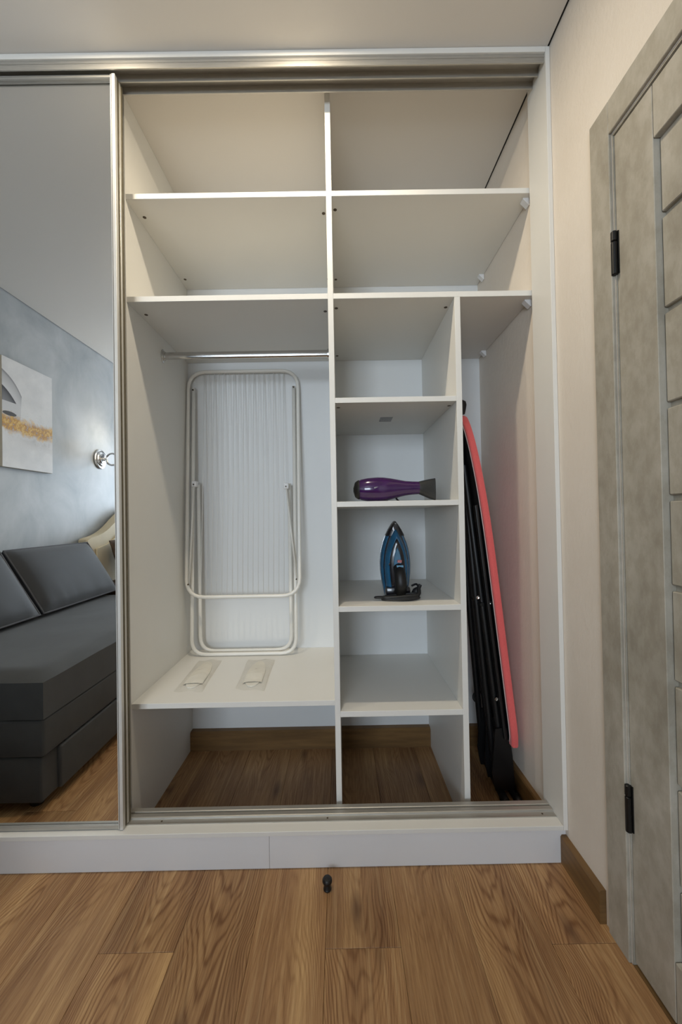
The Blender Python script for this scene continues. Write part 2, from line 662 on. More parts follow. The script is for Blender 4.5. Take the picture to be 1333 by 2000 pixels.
M['alu'] = mk_alu()
M['alu_v'] = mk_alu_v()
M['mirror'] = mk_mirror()
M['floor'] = mk_floor()
M['baseboard'] = mk_baseboard()
M['wall_right'] = mk_wall_right()
M['wall_left'] = mk_wall_left()
M['concrete'] = mk_concrete()
M['pink'] = mk_pink()
M['purple'] = mk_gloss('purple_gloss_plastic', (56, 17, 76), 0.16)
M['blue'] = mk_gloss('teal_blue_gloss_plastic', (16, 86, 124), 0.16, 0.7)
M['tank'] = mk_gloss('dark_blue_smoked_tank', (20, 62, 88), 0.1, 0.8)
M['tank_light'] = mk_gloss('pale_blue_window', (70, 120, 152), 0.12, 0.7)
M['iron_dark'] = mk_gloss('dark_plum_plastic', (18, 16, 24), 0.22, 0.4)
M['badge_red'] = simple('red_white_badge', (190, 120, 120), 0.4, var=0.5, scale=240)
M['badge_blue'] = simple('pale_blue_badge', (110, 160, 190), 0.35, var=0.2, scale=160)
M['film'] = mk_clear('clear_plastic_film')
M['glass'] = mk_clear('window_glass', (0.98, 0.99, 1, 1), 0.08, 0.0)
M['sole_pale'] = simple('pale_foam', (236, 233, 224), 0.8, var=0.05)
M['lens'] = mk_emit('lit_warm_lens', (255, 226, 176), 12.0)
M['shade'] = mk_emit('lit_frosted_shade', (255, 232, 196), 5.0)
M['painting'] = mk_painting()
M['sticker'] = simple('pale_grey_sticker', (150, 150, 150), 0.5, var=0.3, scale=200)

# ------------------------------------------------------------------ room shell
GAP = 0.007
struct('ceiling', box(XW + GAP, -GAP, YR, YB, H, H + 0.05), M['ceiling'])
struct('trim_1', box(-GAP, 0.0, YR, YB, H + 0.004, H + 0.05), M['black_gap'])
struct('trim_2', box(XW, XW + GAP, YR, YB, H + 0.004, H + 0.05), M['black_gap'])
struct('wall_back', box(XW - 0.1, 0.1, YB, YB + 0.1, FZ - 0.05, H + 0.05), M['backboard'])
struct('wall_left', box(XW - 0.1, XW, YR, YB, FZ - 0.05, H + 0.05), M['wall_left'])
# right wall with the door opening  y -0.262 .. -1.062
DY0, DY1, DZ = -0.2575, -1.0575, 2.047
b = box(0, 0.1, DY0, YB, FZ - 0.05, H + 0.05)
box(0, 0.1, YR, DY1, FZ - 0.05, H + 0.05, bm=b)
box(0, 0.1, DY1, DY0, DZ, H + 0.05, bm=b)
box(0.052, 0.1, DY1, DY0, FZ - 0.05, DZ, bm=b)
struct('wall_right', b, M['wall_right'])
struct('trim_4', box(0.0005, 0.0515, DY1 + 0.0005, DY0 - 0.0005, FZ - 0.05, FZ - 0.001), M['baseboard'])
# far wall with the window opening
b = box(XW - 0.1, WIN[0], YR - 0.12, YR, FZ - 0.05, H + 0.05)
box(WIN[1], 0.1, YR - 0.12, YR, FZ - 0.05, H + 0.05, bm=b)
box(WIN[0], WIN[1], YR - 0.12, YR, FZ - 0.05, WIN[2], bm=b)
box(WIN[0], WIN[1], YR - 0.12, YR, WIN[3], H + 0.05, bm=b)
struct('wall_front', b, M['wall_left'])
b = bmesh.new()
for a in ((WIN[0], WIN[0] + 0.05, WIN[2], WIN[3]), (WIN[1] - 0.05, WIN[1], WIN[2], WIN[3]),
          (WIN[0], WIN[1], WIN[2], WIN[2] + 0.05), (WIN[0], WIN[1], WIN[3] - 0.05, WIN[3]),
          ((WIN[0] + WIN[1]) / 2 - 0.03, (WIN[0] + WIN[1]) / 2 + 0.03, WIN[2], WIN[3])):
    box(a[0], a[1], YR - 0.09, YR - 0.04, a[2], a[3], bm=b)
w1 = struct('window_1', b, M['window_pvc'])
for xa, xb in ((WIN[0] + 0.05, (WIN[0] + WIN[1]) / 2 - 0.03), ((WIN[0] + WIN[1]) / 2 + 0.03, WIN[1] - 0.05)):
    obj('pane', box(xa, xb, YR - 0.067, YR - 0.063, WIN[2] + 0.05, WIN[3] - 0.05), M['glass'], w1)

# floor: sub-floor slab and individual laminate planks
flo = struct('floor', box(XW, 0.0, YR, YB, FZ - 0.06, FZ - 0.009), M['black_gap'])
PWD, PLN = 0.195, 1.285
x = -0.173 + PWD
ci = 0
JY = -0.212
cols = []
k0 = -0.173
xs = [k0 + PWD * i for i in range(1, -15, -1)]
mesh_cache = {}
for i, xr in enumerate(xs):
    xl = xr - PWD
    xa, xb = max(xl, XW), min(xr, 0.0)
    if xb - xa < 0.01:
        continue
    # joints at JY for every third plank column, the others are shifted by a third
    idx = round((xl - k0) / PWD)
    sh = {0: 0.0, 1: 0.43, 2: -0.43}[idx % 3]
    y = JY + sh + PLN * 2
    while y > YR:
        y1, y0 = y, y - PLN
        y -= PLN
        ya, yb_ = max(y0, YR), min(y1, YB)
        if yb_ - ya < 0.02:
            continue
        w_, l_ = xb - xa, yb_ - ya
        key = (round(w_, 4), round(l_, 4))
        cx, cy = (xa + xb) / 2, (ya + yb_) / 2
        if key not in mesh_cache:
            bb = box(-w_ / 2 + 0.0003, w_ / 2 - 0.0003, -l_ / 2 + 0.0003, l_ / 2 - 0.0003, -0.009, 0.0, bev=0.0009)
            o = obj('plank', bb, M['floor'], flo, loc=(cx, cy, FZ))
            mesh_cache[key] = o.data
        else:
            o = bpy.data.objects.new('plank', mesh_cache[key])
            COL.objects.link(o)
            o.parent = flo
            o.location = (cx, cy, FZ)

# baseboards
BBH = 0.078


def bb_prof(d):
    return [(0.0, FZ), (-d, FZ), (-d, BBH - 0.006), (-d + 0.004, BBH), (0.0, BBH)]


b = prism([(p[0], p[1]) for p in bb_prof(0.0184)], 'y', -0.168, 0.0125)
struct('baseboard_right', b, M['baseboard'])
b = prism([(p[0], p[1]) for p in bb_prof(0.0184)], 'y', 0.035, YB - 0.001)
struct('baseboard_right', b, M['baseboard'])
b = prism([(p[0], p[1]) for p in bb_prof(0.0184)], 'y', YR + 0.02, -1.14)
struct('baseboard_right', b, M['baseboard'])
for xa, xb in ((-1.4365, -0.7306), (-0.7105, -0.2848), (-0.264, -0.0188)):
    b = prism([(YB - 0.034 if p[0] < -0.02 else YB + p[0] * 1.85, p[1]) for p in bb_prof(0.0184)], 'x', xa, xb)
    struct('baseboard_back', b, M['baseboard'])
b = prism([(XW - p[0], p[1]) for p in bb_prof(0.0184)], 'y', YR + 0.02, -0.02)
struct('baseboard_left', b, M['baseboard'])

# ------------------------------------------------------------------ interior door on the right wall
CX = -0.008       # casing face
LX = 0.004        # leaf face
PX = 0.0186       # recessed board face
cas_in, cas_out = -0.2570, -0.1870
cas_top_in, cas_top_out = 2.050, 2.1345
dr = struct('door_1', box(PX + 0.010, 0.044, DY1 + 0.012, DY0 - 0.004, FZ + 0.008, 2.040), M['concrete'])
ST = -0.3745      # inner edge of the near stile
LO, LI = DY1 + 0.006, DY1 + 0.006 + 0.115
obj('stile', box(LX, 0.044, ST, DY0 - 0.0035, FZ + 0.008, 2.041, bev=0.0012), M['concrete'], dr)
obj('stile', box(LX, 0.044, LO, LI, FZ + 0.008, 2.041, bev=0.0012), M['concrete'], dr)
obj('top_rail', box(LX + 0.0004, 0.044, LI + 0.0012, ST - 0.0012, 1.921, 2.041, bev=0.0012), M['concrete'], dr)
obj('bottom_rail', box(LX + 0.0004, 0.044, LI + 0.0012, ST - 0.0012, FZ + 0.008, 0.128, bev=0.0012), M['concrete'], dr)
gaps = [1.7495, 1.5385, 1.3305, 1.1278, 0.9319, 0.725, 0.5015, 0.283]
edges = [1.921] + gaps + [0.128]
for a, c in zip(edges, edges[1:]):
    top = a - (0.007 if a != 1.921 else 0.0)
    bot = c + (0.007 if c != 0.128 else 0.0)
    obj('panel_board', box(PX, PX + 0.011, LI + 0.001, ST - 0.001, bot, top, bev=0.002), M['concrete'], dr)
for z0, z1 in ((1.690, 1.800), (0.312, 0.428)):
    hg = obj('hinge', box(LX - 0.003, LX + 0.003, DY0 - 0.012, DY0 + 0.003, z0 + 0.002, z1 - 0.002), M['hinge'], dr)
    zm = z1 - (z1 - z0) * 0.24
    for a, c in ((z0, zm - 0.0006), (zm + 0.0006, z1)):
        pr = [(0.0045, a), (0.0068, a + 0.002), (0.0068, c - 0.002), (0.0045, c)]
        obj('knuckle', lathe(pr, 16, Matrix.Translation((LX - 0.008, DY0 - 0.0045, 0))), M['hinge'], hg, smooth='auto')
# casing: two jamb boards and a head board
cz = struct('trim_3', box(CX, 0.0, cas_in, cas_out, FZ, cas_top_out, bev=0.0015), M['concrete'])
obj('casing_board', box(CX, 0.0, 2 * (DY0 + DY1) / 2 - cas_out, DY1 - 0.0005, FZ, cas_top_out, bev=0.0015), M['concrete'], cz)
obj('casing_board', box(CX + 0.0002, 0.0, DY1, cas_in, cas_top_in, cas_top_out, bev=0.0015), M['concrete'], cz)
obj('jamb_stop', box(0.0005, 0.05, DY0 - 0.0028, DY0, FZ, DZ), M['concrete'], cz)
obj('jamb_stop', box(0.0005, 0.05, DY1, DY1 + 0.005, FZ, DZ), M['concrete'], cz)
obj('jamb_stop', box(0.0005, 0.05, DY1 + 0.006, DY0 - 0.004, DZ - 0.004, DZ), M['concrete'], cz)

# ------------------------------------------------------------------ the built-in wardrobe
YS = 0.1245
XL = -1.4369
XM0, XM1 = -0.7302, -0.7109
XD0, XD1 = -0.2844, -0.2644
WY1 = YB - 0.001
wd = thing('sliding_wardrobe', 'white built-in sliding wardrobe with open shelves, aluminium tracks and a mirrored door', 'wardrobe', (-0.72, 0.05, FZ))
mm = M['melamine']
bev = 0.0007
obj('side_panel', box(XL - 0.018, XL, YS - 0.002, WY1, FZ, H - 0.001, bev=bev), mm, wd)
obj('divider', box(XM0, XM1, YS, WY1, FZ, H - 0.001, bev=bev), mm, wd)
obj('divider', box(XD0, XD1, YS, WY1, FZ, 1.8656, bev=bev), mm, wd)
obj('frame_panel', box(-0.0145, -0.0006, 0.0, 0.118, 0.1004, H - 0.0005, bev=bev), mm, wd)
SH = {}
for key, x0, x1, z0, z1 in (('T1', XL, XM0, 2.2300, 2.2492), ('T2', XM1, -0.0008, 2.2300, 2.2492),
                            ('S1', XL, XM0, 1.8656, 1.8850), ('S2', XM1, -0.0008, 1.8656, 1.8850),
                            ('L', XL, XM0, 0.4430, 0.4612),
                            ('C2', XM1, XD0, 1.4978, 1.5160), ('C3', XM1, XD0, 1.1327, 1.1512),
                            ('C4', XM1, XD0, 0.7665, 0.7854), ('C5', XM1, XD0, 0.4020, 0.4216)):
    SH[key] = obj('shelf', box(x0, x1, YS + 0.0003, WY1, z0, z1, bev=bev), mm, wd)
obj('top_board', box(XW + 0.01, -0.0150, 0.0, 0.10, H - 0.0185, H - 0.0005, bev=bev), mm, wd)
obj('base_board', box(XW + 0.02, -0.0150, 0.0, 0.100, 0.1004, 0.1143, bev=bev), mm, wd)
obj('plinth_board', box(-0.9430, -0.0006, 0.0135, 0.030, FZ, 0.1000, bev=bev), M['plinth'], wd)
obj('plinth_board', box(XW + 0.02, -0.9438, 0.0135, 0.030, FZ, 0.1000, bev=bev), M['plinth'], wd)
# top track: E-shaped aluminium profile
TZ = 2.553
b = box(XW + 0.01, -0.0150, 0.006, 0.085, 2.5775, H - 0.0190)
for y0 in (0.006, 0.0432, 0.0802):
    box(XW + 0.01, -0.0150, y0, y0 + 0.0018, TZ, 2.5775, bm=b)
    box(XW + 0.01, -0.0150, y0 - 0.0008, y0 + 0.0026, TZ - 0.001, TZ + 0.0028, bm=b)
box(XW + 0.01, -0.0150, 0.0046, 0.006, 2.5700, 2.5725, bm=b)
obj('top_track', b, M['alu'], wd)
# bottom track
tx0, tx1 = XW + 0.02, -0.0155
prof = [(0.036, 0.1143), (0.036, 0.1175), (0.0385, 0.1175), (0.0405, 0.1160), (0.0565, 0.1160), (0.0575, 0.1215), (0.0600, 0.1225),
        (0.0735, 0.1225), (0.0745, 0.1160), (0.0805, 0.1160), (0.0815, 0.1215), (0.0835, 0.1225), (0.0985, 0.1225), (0.0995, 0.1143)]
bt = obj('bottom_track', prism(prof, 'x', tx0, tx1), M['alu'], wd)
for sx in (-0.7590, -0.0560, -1.30):
    obj('screw', lathe([(0.0, 0.0), (0.003, 0.0), (0.003, 0.0009), (0.0012, 0.0010), (0.0, 0.0006)], 12, Matrix.Translation((sx, 0.0485, 0.1160))), M['cam'], bt)

# mirrored sliding door in the front track
dx1 = -1.4068
dx0 = XW + 0.03
sd = obj('sliding_door', box(dx0, dx1 - 0.0065, 0.0325, 0.0365, 0.124, 2.548), M['alu_v'], wd)
obj('mirror_panel', box(dx0 + 0.001, dx1 - 0.0085, 0.0290, 0.0323, 0.1300, 2.5400), M['mirror'], sd)
# stile profile: front lip, groove, face and a deep grip side
sp = [(dx1 - 0.0160, 0.0260), (dx1 - 0.0160, 0.0170), (dx1 - 0.0132, 0.0165), (dx1 - 0.0128, 0.0260), (dx1 - 0.0108, 0.0260),
      (dx1 - 0.0102, 0.0150), (dx1 - 0.0010, 0.0150), (dx1, 0.0160), (dx1, 0.0280), (dx1 - 0.0020, 0.0300), (dx1 - 0.0020, 0.0390), (dx1, 0.0410), (dx1, 0.0600),
      (dx1 - 0.0150, 0.0600), (dx1 - 0.0150, 0.0375), (dx1 - 0.0060, 0.0375), (dx1 - 0.0060, 0.0285), (dx1 - 0.0130, 0.0285)]
obj('stile_profile', prism(sp, 'z', 0.1178, 2.5490), M['alu_v'], sd)
for ys_ in ((0.0302, 0.0388), (0.0485, 0.0575)):  # strips added to give the stile side its darker bands
    obj('dark_strip', box(dx1 - 0.0019 if ys_[0] < 0.04 else dx1, dx1 - 0.0002 if ys_[0] < 0.04 else dx1 + 0.0016, ys_[0], ys_[1], 0.119, 2.548), M['side_strip'], sd)
obj('top_rail', box(dx0, dx1 - 0.0165, 0.0200, 0.0380, 2.5430, 2.5520, bev=0.0006), M['alu'], sd)
obj('bottom_rail', box(dx0, dx1 - 0.0165, 0.0190, 0.0285, 0.1175, 0.1290, bev=0.0006), M['alu'], sd)

# cam fittings in the shelf undersides
cam_bm = lathe([(0.0, 0.0), (0.0064, 0.0), (0.0064, -0.0008), (0.0, -0.0008)], 14)
cam_me = None
for key, px_, py_ in (('T1', XL + 0.025, 0.2065), ('T1', XL + 0.025, 0.5775), ('T1', XM0 - 0.012, 0.2007), ('T2', XM1 + 0.012, 0.1849), ('T2', XM1 + 0.010, 0.5961), ('T1', XM0 - 0.006, 0.5915),
                      ('S1', XL + 0.025, 0.2097), ('S1', XM0 - 0.012, 0.2057), ('S2', XM1 + 0.010, 0.1858), ('S2', XM1 + 0.010, 0.6000), ('S2', XD0 - 0.012, 0.1916),
                      ('C2', XM1 + 0.011, 0.1826), ('C2', XD0 - 0.010, 0.1810)):
    z = {'T1': 2.2300, 'T2': 2.2300, 'S1': 1.8656, 'S2': 1.8656, 'C2': 1.4978}[key]
    if cam_me is None:
        o = obj('cam_fitting', cam_bm, M['cam'], SH[key], loc=(px_, py_, z))
        cam_me = o.data
    else:
        o = bpy.data.objects.new('cam_fitting', cam_me)
        COL.objects.link(o)
        o.parent = SH[key]
        o.location = Vector((px_, py_, z)) - root_offset(SH[key])
obj('sticker', box(-0.529, -0.479, 0.328, 0.400, 1.4970, 1.4977), M['sticker'], SH['C2'])

# white corner brackets on the wall
def bracket(y, z, key):
    b = bmesh.new()
    s = 0.024
    prism([(-0.0012, z), (-0.0012, z - s), (-0.0042, z - s), (-s, z - 0.004), (-s, z)], 'y', y - 0.011, y + 0.011, bm=b)
    obj('corner_bracket', b, M['white_plastic'], SH[key])
bracket(0.1560, 2.2299, 'T2')
bracket(0.5842, 2.2299, 'T2')
bracket(0.1600, 1.8655, 'S2')
bracket(0.5788, 1.8655, 'S2')

# hanging rail
RY, RZ = 0.392, 1.788
b = bmesh.new()
rings = []
for xx in (XL + 0.004, XM0 - 0.004):
    rings.append([(xx, RY + 0.0075 * math.cos(2 * math.pi * k / 20), RZ + 0.0155 * math.sin(2 * math.pi * k / 20)) for k in range(20)])
hr = obj('hanging_rail', loft(rings), M['steel'], wd, smooth='auto')
for xx, sgn in ((XL, 1), (XM0, -1)):
    b = bmesh.new()
    ringsf = []
    for d, s in ((0.0, 1.0), (0.003, 1.0), (0.005, 0.9), (0.005, 0.72), (0.012, 0.66), (0.012, 0.3)):
        ringsf.append([(xx + sgn * d, RY + 0.016 * s * math.cos(2 * math.pi * k / 24), RZ + 0.0285 * s * math.sin(2 * math.pi * k / 24)) for k in range(24)])
    obj('rail_flange', loft(ringsf), M['steel'], hr, smooth='auto')

# ------------------------------------------------------------------ clothes drying rack folded against the back wall
LZ = 0.4612
dk = thing('clothes_drying_rack', 'white folded tube clothes drying rack with wires leaning on the back wall', 'drying rack', (-1.16, 0.58, LZ))


def ry(z):                 # the wire frame leans: bottom bar well in front, top bar near the wall
    return 0.642 - (1.815 - z) * 0.082


def fp(x, z, off=0.0):
    return (x, ry(z) - off, z)


tr_ = 0.0085
fr = obj('wire_frame', tube(rounded([fp(-1.4160, 0.738), fp(-1.4270, 1.815), fp(-0.8950, 1.815), fp(-0.8925, 0.738)], 0.085, True, 6), tr_, 10, True), M['white_tube'], dk, smooth=True)
nw = 9
for i in range(nw):
    for h_ in (0, 1):
        if i == nw - 1 and h_:
            continue
        xx = -1.3500 + (i + 0.5 * h_) * (0.3850 / (nw - 1))
        obj('wire', tube([fp(xx, 0.739, -0.002), fp(xx, 1.814, -0.002)], 0.0016 if h_ == 0 else 0.0011, 6), M['wire'], fr, smooth=True)
# two U-shaped leg frames, each standing on the shelf behind the wire frame


def uleg(xl, xr, zt, yt, zb, yb, r):
    return tube(rounded([(xl, yt, zt), (xl, yb, zb), (xr, yb, zb), (xr, yt, zt)], r, False, 6), tr_, 10)


obj('leg_frame', uleg(-1.4000, -0.9150, 1.735, 0.634, LZ + 0.0092, 0.566, 0.07), M['white_tube'], dk, smooth=True)
obj('leg_frame', uleg(-1.3760, -0.9420, 1.262, 0.612, LZ + 0.0092, 0.612, 0.07), M['white_tube'], dk, smooth=True)
# folding struts and their pivots
for xa, za, xb, zb in ((-1.385, 1.262, -1.402, 0.800), (-0.952, 1.245, -0.906, 0.815)):
    st = obj('strut', tube([(xa, ry(za) - 0.014, za), (xb, ry(zb) - 0.006, zb)], 0.0065, 8, sx=0.6), M['white_tube'], dk, smooth=True)
    for xx, zz in ((xa, za), (xb, zb)):
        yy = ry(zz) - 0.022
        obj('rivet', tube([(xx, yy + 0.008, zz), (xx, yy, zz)], 0.0035, 8), M['cam'], st)
    obj('hinge_cap', box(xa - 0.011, xa + 0.012, ry(za) - 0.020, ry(za) + 0.012, za - 0.012, za + 0.016, bev=0.005, seg=2), M['white_plastic'], st, smooth='auto')
for xx, zz in ((-1.400, 1.722), (-0.915, 1.728)):
    obj('rivet', tube([(xx, 0.628, zz), (xx, 0.621, zz)], 0.004, 8), M['cam'], dk)

# ------------------------------------------------------------------ two clear bags with pale slippers inside
def slipper_bag(label, pts_near, pts_far, seed):
    (x0, y0), (x1, y1) = pts_near          # left/right near corners
    (x3, y3), (x2, y2) = pts_far           # left/right far corners
    c = ((x0 + x1 + x2 + x3) / 4, (y0 + y1 + y2 + y3) / 4, LZ)
    t = thing('plastic_bag', label, 'bag', c, 'clear bags on the low shelf')
    rnd = random.Random(seed)
    b = bmesh.new()
    NX, NY = 14, 22
    top, bot = [], []
    for j in range(NY + 1):
        v = j / NY
        rowt, rowb = [], []
        for i in range(NX + 1):
            u = i / NX
            xa = x0 + (x3 - x0) * v
            xb = x1 + (x2 - x1) * v
            pinch = 0.10 * math.sin(math.pi * v) + (0.10 if v > 0.85 else 0) * (v - 0.85) / 0.15
            uu = 0.5 + (u - 0.5) * (1 - pinch * 0.6)
            X = xa + (xb - xa) * uu
            Y = (y0 + (y1 - y0) * u) * (1 - v) + (y3 + (y2 - y3) * u) * v
            Y += 0.006 * math.sin(u * 9 + seed) * (1 if v < 0.05 or v > 0.95 else 0)
            e = (math.sin(math.pi * u) ** 0.6 if 0 < u < 1 else 0) * (math.sin(math.pi * v) ** 0.45 if 0 < v < 1 else 0)
            hgt = (0.013 + 0.008 * math.exp(-((v - 0.36) / 0.2) ** 2)) * e
            hgt += 0.006 * e * mnoise.noise(Vector((X * 38 + seed, Y * 38, 0)))
            rowt.append(b.verts.new((X, Y, LZ + 0.0012 + max(hgt, 0.0))))
            rowb.append(b.verts.new((X, Y, LZ + 0.0006)))
        top.append(rowt)
        bot.append(rowb)
    for j in range(NY):
        for i in range(NX):
            b.faces.new((top[j][i], top[j][i + 1], top[j + 1][i + 1], top[j + 1][i]))
    obj('film', b, M['film'], t, smooth=True)
    # slipper: sole and a curved strap band over the toe
    ax = Vector(((x2 + x3 - x0 - x1) / 2, (y2 + y3 - y0 - y1) / 2, 0))
    L = ax.length
    ax.normalize()
    sd_ = Vector((ax.y, -ax.x, 0))
    o0 = Vector(((x0 + x1) / 2, (y0 + y1) / 2, LZ + 0.001))
    out = []
    for k in range(28):
        a = 2 * math.pi * k / 28
        w = 0.036 * (1.0 + 0.12 * math.cos(a))
        out.append(o0 + ax * (L * 0.5 - L * 0.42 * math.cos(a)) + sd_ * (w * math.sin(a)))
    obj('slipper_sole', loft([[p + Vector((0, 0, z)) for p in out] for z in (0.0, 0.004)]), M['sole_pale'], t, smooth='auto')
    b = bmesh.new()
    ra = []
    for q in (0.18, 0.26, 0.36, 0.44):
        ring = []
        hh = 0.005 if q < 0.2 else 0.008
        for k in range(13):
            a = math.pi * k / 12
            ring.append(o0 + ax * (L * q) + sd_ * (0.036 * math.cos(a)) + Vector((0, 0, 0.003 + hh * math.sin(a))))
        ra.append([b.verts.new(p) for p in ring])
    for A, B in zip(ra, ra[1:]):
        for k in range(12):
            b.faces.new((A[k], A[k + 1], B[k + 1], B[k]))
    obj('slipper_band', b, M['sole_pale'], t, smooth=True)
    for b_ in bot:
        for v_ in b_:
            pass
    return t


def clean_loose(o):
    bm = bmesh.new()
    bm.from_mesh(o.data)
    bmesh.ops.delete(bm, geom=[v for v in bm.verts if not v.link_faces], context='VERTS')
    bm.to_mesh(o.data)
    bm.free()


b1 = slipper_bag('clear plastic bag with pale contents on the low shelf, beside the side panel', ((-1.330, 0.212), (-1.220, 0.208)), ((-1.350, 0.515), (-1.240, 0.515)), 3)
b2 = slipper_bag('clear plastic bag with pale contents on the low shelf, beside the central divider', ((-1.105, 0.222), (-0.990, 0.206)), ((-1.130, 0.510), (-1.000, 0.512)), 8)
for t_ in (b1, b2):
    for ch in t_.children:
        clean_loose(ch)

# ------------------------------------------------------------------ hair dryer lying on the column shelf
HY = 0.215
HZ = 1.1512
hd = thing('hair_dryer', 'purple hair dryer with a black nozzle lying on a shelf above the iron', 'hair dryer', (-0.50, HY, HZ))
# barrel axis runs along x; profile (x, z centre, half height, half depth)
secs = [(-0.640, 0.0465, 0.020, 0.020), (-0.636, 0.0465, 0.030, 0.030), (-0.620, 0.0465, 0.0385, 0.0385), (-0.595, 0.0465, 0.0435, 0.043),
        (-0.560, 0.0465, 0.0458, 0.0445), (-0.535, 0.0470, 0.0445, 0.043), (-0.510, 0.0480, 0.0400, 0.039), (-0.480, 0.0490, 0.0330, 0.034),
        (-0.455, 0.0495, 0.0275, 0.030), (-0.430, 0.0500, 0.0250, 0.027), (-0.405, 0.0500, 0.0240, 0.0255)]


def ell(xx, zc, hh, hd_, n=28, p=2.0):
    r = []
    for k in range(n):
        a = 2 * math.pi * k / n
        ca, sa = math.cos(a), math.sin(a)
        r.append((xx, HY + math.copysign(abs(ca) ** (2 / p), ca) * hd_, HZ + zc + math.copysign(abs(sa) ** (2 / p), sa) * hh))
    return r


obj('barrel', loft([ell(*s) for s in secs]), M['purple'], hd, smooth='auto')
rc = obj('rear_cap', loft([ell(-0.6460, 0.0465, 0.010, 0.010), ell(-0.6452, 0.0465, 0.020, 0.020), ell(-0.6420, 0.0465, 0.0275, 0.0275), ell(-0.6360, 0.0465, 0.0330, 0.0330), ell(-0.6300, 0.0465, 0.0360, 0.0360), ell(-0.6275, 0.0465, 0.0366, 0.0366)]), M['black_plastic'], hd, smooth='auto')
for i in range(4):
    rr = 0.009 + i * 0.006
    obj('vent_ring', tube([(-0.6474 + i * 0.0018, HY + rr * math.cos(2 * math.pi * k / 20), HZ + 0.0465 + rr * math.sin(2 * math.pi * k / 20)) for k in range(20)], 0.0012, 5, True), M['black_plastic'], rc)
obj('nozzle', loft([ell(-0.408, 0.050, 0.0235, 0.0250), ell(-0.402, 0.050, 0.0245, 0.0260), ell(-0.385, 0.048, 0.030, 0.022), ell(-0.365, 0.0455, 0.0365, 0.016), ell(-0.348, 0.0440, 0.0405, 0.011, p=3), ell(-0.343, 0.0440, 0.0415, 0.0105, p=3)]), M['nozzle'], hd, smooth='auto')
# handle folded away behind the barrel, lying on the shelf
hpath = [(-0.535, HY + 0.028, HZ + 0.040), (-0.528, HY + 0.060, HZ + 0.030), (-0.522, HY + 0.110, HZ + 0.0235), (-0.518, HY + 0.155, HZ + 0.0215)]
hb = obj('handle', tube(smooth_path(hpath), [0.021] * 18 + [0.019], 14), M['purple'], hd, smooth='auto')
obj('switch', box(-0.528, -0.514, HY + 0.085, HY + 0.115, HZ + 0.0435, HZ + 0.0475, bev=0.001), M['black_plastic'], hb)
cp = smooth_path([(-0.518, HY + 0.150, HZ + 0.018), (-0.510, HY + 0.205, HZ + 0.006), (-0.470, HY + 0.215, HZ + 0.0036), (-0.455, HY + 0.15, HZ + 0.0036), (-0.470, HY + 0.06, HZ + 0.0036), (-0.486, HY + 0.01, HZ + 0.010), (-0.492, HY - 0.004, HZ + 0.020)])
obj('cord', tube(cp, 0.0034, 8), M['cord'], hd, smooth=True)
# model badge on the barrel side
obj('badge', loft([[(-0.566 + 0.010 * math.cos(2 * math.pi * k / 12), HY - 0.0432 - 0.0006 * j, HZ + 0.050 + 0.0035 * math.sin(2 * math.pi * k / 12)) for k in range(12)] for j in (0, 1)]), M['sticker'], hd)

# ------------------------------------------------------------------ iron standing on its heel
IX, IY, IZ = -0.4850, 0.275, 0.7854
ir = thing('steam_iron', 'teal blue and black steam iron standing on its heel with the cord wound in front', 'iron', (IX, IY, IZ))
prof_i = [(0.0, 0.046), (0.02, 0.050), (0.05, 0.0545), (0.09, 0.0590), (0.125, 0.0600), (0.155, 0.0580), (0.185, 0.0530), (0.21, 0.0460), (0.235, 0.0365), (0.258, 0.0250), (0.278, 0.0130), (0.290, 0.0035)]


def arch(y, s=1.0, z0=0.0, z1=0.292, wid=1.0, n=None):
    """closed pointed-arch outline at depth y; heights scaled to z0..z1"""
    pts = []
    for h, w in prof_i:
        pts.append((IX - w * s * wid, y, IZ + z0 + (z1 - z0) * h / 0.292))
    pts.append((IX, y, IZ + z1))
    for h, w in reversed(prof_i):
        pts.append((IX + w * s * wid, y, IZ + z0 + (z1 - z0) * h / 0.292))
    return pts


Y0 = IY + 0.045
obj('soleplate', loft([arch(Y0 + 0.008, 0.96, 0.012, 0.288), arch(Y0 + 0.006, 1.0, 0.010, 0.292), arch(Y0, 1.0, 0.010, 0.292)]), M['sole_steel'], ir, smooth='auto')
obj('skirt', loft([arch(Y0, 0.985, 0.004, 0.291), arch(Y0 - 0.012, 1.0, 0.003, 0.291), arch(Y0 - 0.026, 0.97, 0.002, 0.287), arch(Y0 - 0.034, 0.88, 0.001, 0.279)]), M['blue'], ir, smooth='auto')
obj('dark_band', loft([arch(Y0 - 0.033, 0.83, 0.001, 0.276), arch(Y0 - 0.041, 0.79, 0.001, 0.270)]), M['iron_dark'], ir, smooth='auto')  # narrow dark band between the skirt and the body shell
obj('body_shell', loft([arch(Y0 - 0.040, 0.77, 0.001, 0.262), arch(Y0 - 0.052, 0.74, 0.001, 0.256), arch(Y0 - 0.066, 0.64, 0.001, 0.243), arch(Y0 - 0.072, 0.50, 0.010, 0.232)]), M['blue'], ir, smooth='auto')
def arch_top(y, s, h0):
    pts = [(h, w) for h, w in prof_i if h >= h0]
    return [(IX - w * s, y, IZ + h) for h, w in pts] + [(IX, y, IZ + 0.2925)] + [(IX + w * s, y, IZ + h) for h, w in reversed(pts)]


